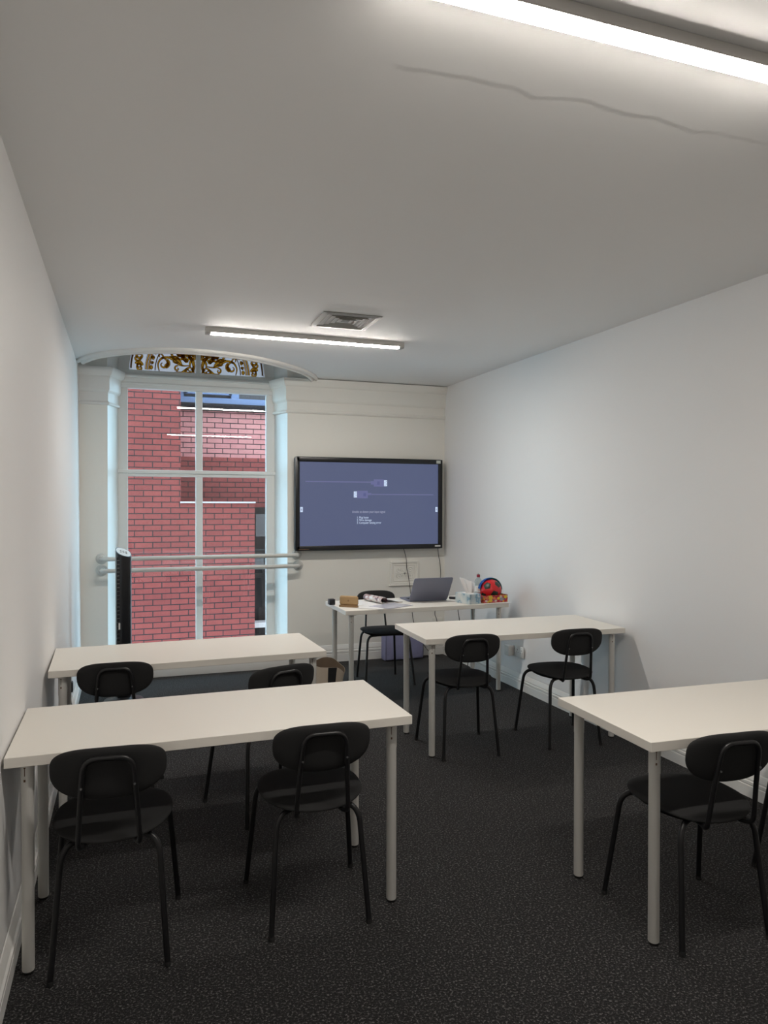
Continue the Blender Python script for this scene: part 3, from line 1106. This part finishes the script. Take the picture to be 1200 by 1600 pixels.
text_mesh('2. Wire damage', 0.030, -0.148, -0.169, M['icon_white'], scr, 'caption_text')
text_mesh('3. Computer setting error', 0.030, -0.148, -0.195, M['icon_white'], scr, 'caption_text')
MB().box((W_ / 2 - 0.048, -0.0085, H_ / 2 - 0.026), (0.046, 0.002, 0.030)).build('sticker', M['sticker'], bz, 0)
MB().box((W_ / 2 - 0.055, -0.0085, -H_ / 2 + 0.026), (0.060, 0.002, 0.014)).build('sticker', M['white_plastic'], bz, 0)
MB().box((-W_ / 2 + 0.085, -0.0085, -H_ / 2 + 0.016), (0.10, 0.001, 0.005)).build('maker_mark', M['brown'], bz, 0)
MB().box((0, 0.070, 0), (0.6, 0.05, 0.4)).build('wall_bracket', M['black_plastic'], t, 0)

# cables from the screen
def cable(pts, r=0.0032, n=6):
    return MB().tube(catmull(pts, n), r, 8)
tag(cable([(2.562, 6.80, 1.12), (2.585, 6.805, 1.06), (2.607, 6.82, 0.985), (2.612, 6.82, 0.90), (2.63, 6.82, 0.82), (2.655, 6.82, 0.64), (2.672, 6.82, 0.45), (2.69, 6.815, 0.34),
           (2.75, 6.80, 0.17), (2.80, 6.795, 0.10), (2.85, 6.78, 0.04), (2.93, 6.72, 0.006)]).build('cable', M['cable']),
    'black cable hanging from the screen over the plaster plaque to the floor', 'cable')
tag(cable([(2.945, 6.795, 1.12), (2.955, 6.81, 1.05), (2.985, 6.82, 0.88), (2.975, 6.82, 0.70), (2.925, 6.82, 0.45), (2.94, 6.82, 0.37), (2.96, 6.82, 0.30)]).build('cable', M['cable']),
    'black cable dropping from the right end of the screen', 'cable')
tag(cable([(2.72, 5.875, 0.745), (2.735, 5.885, 0.72), (2.76, 5.90, 0.56), (2.80, 5.91, 0.38), (2.86, 5.91, 0.20), (2.84, 5.90, 0.03), (2.76, 5.84, 0.006), (2.66, 5.74, 0.006), (2.56, 5.66, 0.006)]).build('cable', M['cable']),
    'black cable from behind the teacher table trailing over the carpet', 'cable')

# ------------------------------------------------------------------ plaster plaque, sockets
t = thing('wall_plaque', 'cream painted relief plaque on the wall below the screen', 'plaque', (2.592, YB, 0.852))
b = MB()
for (cx, cz, sx, sz) in ((0, 0.110, 0.313, 0.022), (0, -0.110, 0.313, 0.022), (-0.1455, 0, 0.022, 0.1985), (0.1455, 0, 0.022, 0.1985)):
    b.box((cx, -0.008, cz), (sx, 0.016, sz), 0.003, 1)
b.box((0, -0.010, -0.124), (0.335, 0.020, 0.010), 0.003, 1)
b.build('frame', M['cream'], t, 30)
b = MB()
b.box((0, -0.002, 0), (0.28, 0.004, 0.20))
for (cx, cz, sx, sz) in ((0, 0.080, 0.236, 0.007), (0, -0.080, 0.236, 0.007), (-0.1145, 0, 0.007, 0.1530), (0.1145, 0, 0.007, 0.1530)):
    b.box((cx, -0.006, cz), (sx, 0.008, sz), 0.002, 1)
b.build('panel', M['cream'], t, 30)
b = MB()
for s in (-1, 1):
    for v in (-1, 1):
        p = spiral((s * 0.062, v * 0.032), 0.030, 0.4, 1.3, s * v, 26)
        b.tube([(q[0], -0.006, q[1]) for q in p], 0.0042, 6)
        p = spiral((s * 0.024, v * 0.028), 0.016, 2.4, 1.0, -s * v, 16)
        b.tube([(q[0], -0.006, q[1]) for q in p], 0.0035, 6)
b.tube([(-0.10, -0.006, 0), (0.10, -0.006, 0)], 0.004, 6)
b.build('relief', M['cream'], t, 60)
MB().lathe([(0.009, 0), (0.011, 0.006), (0.006, 0.012)], (0, 0, 0), 12, mtx=Matrix.Translation((0.002, -0.006, -0.004)) @ Matrix.Rotation(pi / 2, 4, 'X')).build('knob', M['vent'], t, 40)

xs = xr(5.33, 0.31)
t = thing('wall_socket', 'white double socket on the right wall under the middle table', 'socket', (xs, 5.325, 0.312))
MB().box((-0.005, 0, 0), (0.010, 0.150, 0.090), 0.003, 2).build('plate', M['white_plastic'], t, 30)
b = MB()
for dy in (-0.045, 0.02):
    for (oy, oz, sy, sz) in ((0, 0.012, 0.004, 0.010), (-0.011, -0.008, 0.008, 0.004), (0.011, -0.008, 0.008, 0.004)):
        b.box((-0.0105, dy + oy, oz), (0.001, sy, sz))
b.build('pin_hole', M['dark'], t, 0)
b = MB()
b.box((-0.0115, -0.012, 0.030), (0.004, 0.012, 0.018), 0.001, 1)
b.box((-0.0115, 0.045, 0.030), (0.004, 0.012, 0.018), 0.001, 1)
b.build('switch', M['white_plastic'], t, 0)
t = thing('plug_adapter', 'boxy white adapter plugged in beside the double socket on the right wall', 'adapter', (xr(5.455, 0.30), 5.452, 0.302))
MB().box((-0.0275, 0, 0), (0.055, 0.075, 0.088), 0.006, 2).build('body', M['white_plastic'], t, 30)
MB().box((-0.0555, 0, 0.01), (0.002, 0.04, 0.03), 0.0005, 1).build('face_plate', M['trim'], t, 0)
tag(MB().box((2.96, YB - 0.006, 0.352), (0.10, 0.012, 0.05), 0.003, 2).build('cable_outlet', M['cream']),
    'small cream outlet plate low on the wall behind the teacher table', 'outlet')

# plug and flex on the left wall
t = thing('power_plug', 'small black plug block on the left wall under the window-side table', 'plug', (xl(5.36, 0.29), 5.36, 0.29))
MB().box((0.014, 0, 0), (0.028, 0.05, 0.070), 0.006, 2).build('body', M['black_plastic'], t, 30)
MB().tube(catmull([(0.014, 0, -0.034), (0.012, 0.02, -0.07), (0.014, 0.05, -0.13), (0.030, 0.07, -0.20), (0.034, 0.09, -0.283)], 6), 0.003, 8).build('flex', M['cable'], t, 60)

# ------------------------------------------------------------------ rails across the window
def rail(z, yy, label, xe):
    t = thing('window_rail', label, 'rail', (0.59, yy, z), group='white rails across the window')
    L0, L1 = -0.865, xe - 0.59
    dy = YB - yy
    p = [(L0 + 0.0, dy - 0.01, 0)] + bezier((L0, dy - 0.045, 0), (L0, 0, 0), (L0 + 0.06, 0, 0), 6) + bezier((L1 - 0.06, 0, 0), (L1, 0, 0), (L1, dy - 0.045, 0), 6) + [(L1, dy - 0.01, 0)]
    MB().tube(p, 0.0195, 16).build('rod', M['rail'], t, 60)
    for x in (L0, L1):
        MB().lathe([(0.050, 0), (0.050, 0.006), (0.044, 0.012), (0.030, 0.016), (0.026, 0.030)], (0, 0, 0), 28,
                   mtx=Matrix.Translation((x, dy - 0.0005, 0)) @ Matrix.Rotation(pi / 2, 4, 'X')).build('flange', M['rail'], t, 40)
    return t
rail(1.063, 6.735, 'upper white rail across the window with round wall flanges', 1.478)
rail(0.960, 6.735, 'lower white rail across the window, right under the other', 1.492)

# ------------------------------------------------------------------ tower fan
t = thing('tower_fan', 'slim black tower fan standing before the window', 'fan', (-0.082, 5.98, 0), radians(8))
b = MB()
sec = superell(0.058, 0.066, 2.6, 36)
rows = []
for z, s in ((0.05, 0.96), (0.08, 1.0), (0.60, 1.0), (1.14, 1.0), (1.170, 1.0)):
    rows.append([b.bm.verts.new((u * s, v * s, z + (0 if z < 1.1 else -u * 0.30 + v * 0.42))) for u, v in sec])
for A, B in zip(rows, rows[1:]):
    for k in range(36):
        b.bm.faces.new((A[k], A[(k + 1) % 36], B[(k + 1) % 36], B[k]))
b.bm.faces.new(rows[-1]); b.bm.faces.new(list(reversed(rows[0])))
b.build('body', M['black_gloss'], t, 40)
b = MB()
for k in range(26):
    zz = 0.36 + k * 0.030
    b.box((-0.040, -0.0500, zz), (0.030, 0.014, 0.005), 0, mtx=None)
b.build('grille', M['vent'], t, 0)
MB().box((-0.040, -0.0510, 0.735), (0.034, 0.012, 0.80)).build('grille_recess', M['black_plastic'], t, 0)
top = [(u * 0.92, v * 0.92) for u, v in superell(0.058, 0.066, 2.2, 32)]
b = MB()
b.prism(top, lambda u, v, d: (u, v, 1.165 + d - u * 0.30 + v * 0.42), 0.0005, 0.006)
cp = b.build('control_panel', M['rail'], t, 30)
b = MB()
for i in range(3):
    for j in range(2):
        u, v = -0.02 + 0.02 * i, -0.012 + 0.024 * j
        b.lathe([(0.007, 0), (0.007, 0.002)], (u, v, 1.171 - u * 0.30 + v * 0.42), 12)
b.build('button', M['black_plastic'], cp, 0)
MB().box((-0.036, -0.0590, 0.600), (0.016, 0.002, 0.050)).build('sticker', M['white_plastic'], t, 0)
MB().lathe([(0.145, 0), (0.15, 0.006), (0.145, 0.016), (0.08, 0.030), (0.05, 0.055)], (0, 0, 0), 40).build('base', M['black_plastic'], t, 40)

# ------------------------------------------------------------------ things on the teacher table
TZ = 0.734
# laptop
t = thing('laptop', 'grey open laptop on the teacher table, its lid back to the room', 'laptop', (2.328, 5.578, TZ), radians(-1.0))
b = MB()
b.prism([(u, v + 0.118) for u, v in rrect(0.342, 0.236, 0.012)], lambda u, v, d: (u, v, d), 0.002, 0.013)
base_ = b.build('base', M['laptop'], t, 30)
b = MB()
for r_ in range(5):
    for c_ in range(13):
        b.box((-0.138 + c_ * 0.023, 0.055 + r_ * 0.021, 0.0138), (0.019, 0.017, 0.0012))
b.build('keyboard', M['keys'], base_, 0)
MB().box((0, 0.190, 0.0134), (0.12, 0.07, 0.0008)).build('touchpad', M['rail'], base_, 0)
tilt = math.atan2(0.135, 0.200)
Rl = Matrix.Rotation(tilt, 4, 'X')
b = MB()
b.prism([(u, v + 0.120) for u, v in rrect(0.342, 0.236, 0.012)], lambda u, v, d: Rl @ Vector((u, d, v)) + Vector((0, 0.0, 0.012)), -0.006, 0.0)
b.build('lid', M['laptop'], t, 30)
b = MB()
b.prism([(u, v + 0.122) for u, v in rrect(0.322, 0.205, 0.004)], lambda u, v, d: Rl @ Vector((u, d, v)) + Vector((0, 0.0, 0.012)), 0.0002, 0.0008)
b.build('display', M['black_gloss'], t, 0)

# hub and short lead by the laptop
t = thing('cable_hub', 'black adapter with short lead just right of the laptop', 'adapter', (2.585, 5.63, TZ), radians(-35))
MB().box((0, 0, 0.012), (0.075, 0.026, 0.018), 0.004, 2).build('body', M['black_plastic'], t, 30)
MB().tube(catmull([(0.03, 0, 0.016), (0.055, 0.01, 0.030), (0.05, 0.03, 0.040), (0.03, 0.04, 0.02), (0.02, 0.08, 0.004)], 6), 0.003, 8).build('lead', M['cable'], t, 60)

# glasses case
t = thing('glasses_case', 'tan leather glasses case standing open at the left end of the teacher table', 'glasses case', (1.598, 5.452, TZ), radians(-38))
b = MB()
b.prism([(u, v) for u, v in rrect(0.158, 0.040, 0.015)], lambda u, v, d: (u, v, d), 0.001, 0.016)
b.build('tray', M['tan_dark'], t, 30)
b = MB()
b.pad([(u, v) for u, v in rrect(0.158, 0.074, 0.018, 8)], 0.026, fn=lambda u, v, w: (u, w + 0.004, v + 0.052))
cs = b.build('lid', M['tan'], t, 60)
b = MB()
b.prism([(u * 0.14, v * 0.16) for u, v in rrect(0.10, 0.10, 0.03)], lambda u, v, d: (u, d - 0.0095, v + 0.052), 0, 0.0012)
b.build('stamp', M['tan_dark'], cs, 0)
tag(MB().box((1.505, 5.63, TZ + 0.024), (0.05, 0.055, 0.046), 0.005, 2).build('small_black_box', M['black_plastic']),  # plain small black box, not identified further
    'small black box behind the tan glasses case on the teacher table', 'box')

# papers
def sheet(name, c, w, h, rz, label, m='paper', z=0.001, grp=None, curl=0.0):
    b = MB()
    n = 6
    rows = []
    for i in range(n + 1):
        rows.append([])
        for j in range(n + 1):
            u, v = (i / n - 0.5) * w, (j / n - 0.5) * h
            rows[-1].append(b.bm.verts.new((u, v, z + curl * (abs(u) / w * 2) ** 3 * (0.5 + v / h))))
    for i in range(n):
        for j in range(n):
            b.bm.faces.new((rows[i][j], rows[i + 1][j], rows[i + 1][j + 1], rows[i][j + 1]))
    r = bmesh.ops.extrude_face_region(b.bm, geom=b.bm.faces[:])
    for v in r['geom']:
        if isinstance(v, bmesh.types.BMVert):
            v.co.z += 0.0008
    o = b.build(name, M[m], None, 40)
    o.location = (c[0], c[1], TZ)
    o.rotation_euler = (0, 0, radians(rz))
    return tag(o, label, 'paper', grp)
sheet('paper_sheet', (1.735, 5.66), 0.21, 0.297, 20, 'white sheet lying flat beside the tan glasses case')
sheet('paper_sheet', (1.80, 5.40), 0.21, 0.27, -38, 'loose white sheet near the front edge of the teacher table', z=0.0024)
sheet('plastic_sleeve', (1.935, 5.40), 0.22, 0.29, -62, 'shiny clear plastic sleeve of papers hanging near the table front edge', 'sleeve', 0.0032)
t = thing('magazine', 'open magazine with one page curled over, left of the laptop', 'magazine', (1.905, 5.66, TZ + 0.0042), radians(15))
b = MB()
pts = [(-0.040, 0.006), (-0.052, 0.024), (-0.044, 0.044), (-0.020, 0.052), (0.002, 0.042), (0.012, 0.024), (0.010, 0.010)]
cur = catmull([(x, z, 0) for x, z in pts], 4)
b.prism([(q[0], q[1]) for q in cur] + [(q[0], q[1] - 0.003) for q in reversed(cur)], lambda u, v, d: (u, d, v), -0.135, 0.135)
b.build('curled_page', M['magazine'], t, 60)
b = MB()
pts = [(0.0, 0.012), (0.03, 0.020), (0.07, 0.016), (0.12, 0.006), (0.17, 0.002)]
cur = catmull([(x, z, 0) for x, z in pts], 4)
b.prism([(q[0], q[1]) for q in cur] + [(q[0], q[1] - 0.0018) for q in reversed(cur)], lambda u, v, d: (u, d, v), -0.13, 0.13)
b.build('dark_page', M['magazine_dark'], t, 60)
MB().box((0.065, 0, 0.003), (0.19, 0.26, 0.004)).build('cover', M['paper'], t, 0)

# tissue box
t = thing('tissue_box', 'pale blue patterned tissue box with a tissue pulled up', 'tissue box', (2.598, 5.372, TZ), radians(14))
bx = MB()
bx.box((0, 0, 0.042), (0.118, 0.185, 0.082), 0.0015, 1)
bx.build('carton', M['box_tissue'], t, 30)
b = MB()
b.prism([(u, v) for u, v in superell(0.03, 0.065, 2, 24)], lambda u, v, d: (u, v, 0.083 + d), 0.0, 0.001)
b.build('opening', M['tissue'], t, 0)
b = MB()
rows = []
for i in range(33):
    u = i / 32
    row = []
    for j in range(11):
        v = j / 10
        zt = 0.205 - 0.020 * u - 0.055 * max(0.0, u - 0.25) ** 1.3 + 0.004 * sin(9 * u)
        x0_, x1_ = -0.035 + 0.065 * u, -0.060 + 0.170 * u
        fold = 0.014 * sin(5.5 * pi * u + 0.6) * (1 - 0.4 * v) + 0.020 * v * sin(2.5 * pi * u)
        row.append(b.bm.verts.new((lerp(x0_, x1_, v ** 0.8), fold - 0.025 + 0.055 * v, lerp(0.084, zt, v) + 0.002 * sin(20 * u) * v)))
    rows.append(row)
for A, B in zip(rows, rows[1:]):
    for k in range(10):
        b.bm.faces.new((A[k], A[k + 1], B[k + 1], B[k]))
bmesh.ops.solidify(b.bm, geom=b.bm.faces[:], thickness=0.0012)
b.build('tissue', M['tissue'], t, 80)

# bottle
t = thing('water_bottle', 'clear plastic water bottle with a dark red cap', 'bottle', (2.785, 5.555, TZ))
MB().lathe([(0.028, 0.0), (0.032, 0.006), (0.032, 0.05), (0.030, 0.055), (0.032, 0.06), (0.032, 0.140), (0.031, 0.155), (0.025, 0.170), (0.0135, 0.184), (0.0125, 0.198)], (0, 0, 0), 28).build('body', M['bottle'], t, 40)
MB().lathe([(0.0330, 0.070), (0.0330, 0.115)], (0, 0, 0), 28).build('label', M['white_plastic'], t, 40)
MB().lathe([(0.0145, 0.190), (0.0145, 0.210), (0.0135, 0.213)], (0, 0, 0), 20).build('cap', M['cap_red'], t, 40)
MB().lathe([(0.006, 0.213), (0.006, 0.222)], (0, 0, 0), 12).build('spout', M['bottle'], t, 40)

# toy carton and ball
t = thing('toy_carton', 'bright red and yellow open carton at the right end of the teacher table', 'box', (2.808, 5.398, TZ + 0.003), radians(5))
b = MB()
b.box((0, 0, 0.002), (0.234, 0.195, 0.003))
b.box((0, -0.096, 0.031), (0.234, 0.003, 0.060))
b.box((0, 0.096, 0.031), (0.234, 0.003, 0.060))
b.box((-0.1155, 0, 0.031), (0.003, 0.195, 0.060))
b.box((0.1155, 0, 0.031), (0.003, 0.195, 0.060))
b.build('carton', M['box_game'], t, 0)
# printed blobs on the front
cols = [mat('print_yellow', (0.72, 0.50, 0.03), 0.4), mat('print_orange', (0.70, 0.20, 0.08), 0.4), mat('print_pale', (0.62, 0.52, 0.45), 0.4), mat('print_grey', (0.30, 0.29, 0.33), 0.4)]
spots = [(-0.085, 0.042, 0.014, 1), (-0.050, 0.046, 0.020, 0), (-0.050, 0.018, 0.017, 0), (-0.014, 0.036, 0.014, 1), (-0.090, 0.016, 0.012, 2), (0.0, 0.014, 0.011, 2),
         (0.028, 0.034, 0.014, 0), (0.058, 0.026, 0.018, 3), (0.050, 0.046, 0.012, 2), (0.095, 0.044, 0.017, 0), (-0.072, 0.010, 0.010, 0)]
for i in range(4):
    b = MB()
    for (x, z, r, k) in spots:
        if k == i:
            b.prism([(x + r * (1 + 0.22 * cos(5 * a)) * cos(a), min(0.060, max(0.003, z + r * 0.8 * (1 + 0.22 * cos(5 * a)) * sin(a)))) for a in [2 * pi * q / 30 for q in range(30)]],
                    lambda u, v, d: (u, d, v), -0.0985 - 0.0002 * i, -0.0976)
    b.build('printed_picture', cols[i], t, 0)
tag(MB().box((2.815, 5.378, TZ + 0.0014), (0.24, 0.245, 0.0018)).build('paper_sheet', M['paper']), 'white sheet lying under the bright toy carton', 'paper')

t = thing('toy_ball', 'red ball with black patches and a blue back, in the toy carton', 'ball', (2.822, 5.400, TZ + 0.095))
R_ = 0.090
b = MB()
bmesh.ops.create_uvsphere(b.bm, u_segments=40, v_segments=24, radius=R_)
b.build('skin', M['red'], t, 60)
ph = (1 + 5 ** 0.5) / 2
ico = []
for a in (-1, 1):
    for c in (-ph, ph):
        ico += [Vector((0, a, c)), Vector((a, c, 0)), Vector((c, 0, a))]
Rb = Matrix.Rotation(0.5, 3, 'Z') @ Matrix.Rotation(0.35, 3, 'X')
for v in ico:
    d = (Rb @ v).normalized()
    if d.y > 0.55:
        continue
    a1 = d.cross(Vector((0, 0, 1))).normalized()
    a2 = d.cross(a1)
    b = MB()
    rings = []
    for s in (0.5, 0.85, 1.0):
        ring_ = []
        for k in range(5):
            for j in range(4):
                A_ = 2 * pi * k / 5
                B_ = 2 * pi * (k + 1) / 5
                f = j / 4
                q = (a1 * cos(A_) + a2 * sin(A_)) * (1 - f) + (a1 * cos(B_) + a2 * sin(B_)) * f
                p_ = (d + q * 0.40 * s).normalized() * (R_ + 0.0010)
                ring_.append(b.bm.verts.new(p_))
        rings.append(ring_)
    cc = b.bm.verts.new(d * (R_ + 0.0012))
    for k in range(20):
        b.bm.faces.new((cc, rings[0][k], rings[0][(k + 1) % 20]))
    for A, B in zip(rings, rings[1:]):
        for k in range(20):
            b.bm.faces.new((A[k], A[(k + 1) % 20], B[(k + 1) % 20], B[k]))
    b.build('patch', M['green_black'], t, 60)
# blue and teal shell over the back of the ball
for nm, mm, a0, a1_ in (('blue_shell', 'blue', 82, 172), ('teal_shell', 'teal', 0, 82)):
    b = MB()
    rows = []
    for i in range(9):
        th = radians(lerp(97, 40, i / 8))     # angle from the ball's rear axis
        rows.append([])
        for k in range(15):
            a = radians(lerp(a0, a1_, k / 14))
            r = R_ + 0.015
            rows[-1].append(b.bm.verts.new((r * sin(th) * cos(a), r * cos(th) + 0.004, r * sin(th) * sin(a))))
    for A, B in zip(rows, rows[1:]):
        for k in range(14):
            b.bm.faces.new((A[k], A[k + 1], B[k + 1], B[k]))
    geo = bmesh.ops.solidify(b.bm, geom=b.bm.faces[:], thickness=0.006)
    b.build(nm, M[mm], t, 60)

# ------------------------------------------------------------------ bags on the floor
t = thing('laptop_bag', 'lilac flat bag standing on the floor against the far wall', 'bag', (2.528, 6.715, 0), radians(2))
b = MB()
b.box((0, 0, 0.146), (0.425, 0.11, 0.285), 0.022, 3)
b.build('body', M['lilac'], t, 40)
b = MB()
b.tube([(-0.20, -0.058, 0.012), (0.20, -0.058, 0.012), (0.20, -0.058, 0.275), (-0.20, -0.058, 0.275)], 0.003, 6, closed=True)
b.build('piping', M['slate_blue'] if False else M['strap'], t, 60)

t = thing('tote_bag', 'slouched beige canvas tote with a black strap, beside the teacher table', 'bag', (1.425, 5.50, 0), radians(-22))
b = MB()
Wt, Dt, Ht = 0.132, 0.075, 0.285
N_ = 48
rows = []
def tote(s, a, inset=0.0, sag=True):
    c, sn = cos(a), sin(a)
    x = (Wt - inset) * math.copysign(abs(c) ** 0.7, c) * (0.88 + 0.12 * s)
    y = (Dt - inset) * math.copysign(abs(sn) ** 0.8, sn) * (1.1 - 0.1 * s + 0.10 * sin(2 * a) * s)
    z = Ht * s
    if sag:
        z += s * s * (-0.055 * max(0, c) ** 1.6 + 0.030 * (sn > 0) * sn + 0.008 * sin(5 * a))
        x += 0.020 * s * s * max(0, c)
        y -= 0.010 * s * sin(3 * a)
    return (x, y, z)
for i in range(9):
    s = i / 8
    rows.append([b.bm.verts.new(tote(s, 2 * pi * k / N_)) for k in range(N_)])
for A, B in zip(rows, rows[1:]):
    for k in range(N_):
        b.bm.faces.new((A[k], A[(k + 1) % N_], B[(k + 1) % N_], B[k]))
b.bm.faces.new(list(reversed(rows[0])))
b.build('body', M['canvas'], t, 80)
b = MB()
rows = []
for i in range(7):
    s = 1 - i * 0.10
    rows.append([b.bm.verts.new(tote(s, 2 * pi * k / N_, 0.004)) for k in range(N_)])
for A, B in zip(rows, rows[1:]):
    for k in range(N_):
        b.bm.faces.new((A[k], A[(k + 1) % N_], B[(k + 1) % N_], B[k]))
b.bm.faces.new(rows[-1])
b.build('lining', M['canvas_dark'], t, 80)
b = MB()
for a_c in (-1.25, -1.18 + 3.3):
    b = MB()
    rows = []
    for i in range(13):
        s = i / 12 * 0.995
        row = []
        for k in range(5):
            a = a_c + (k - 2) * 0.11
            p0_ = Vector(tote(s, a))
            cpt = Vector((0, 0, p0_.z))
            row.append(b.bm.verts.new(p0_ + (p0_ - cpt).normalized() * 0.003))
        rows.append(row)
    for A, B in zip(rows, rows[1:]):
        for k in range(4):
            b.bm.faces.new((A[k], A[k + 1], B[k + 1], B[k]))
    b.build('strap', M['strap'], t, 60)
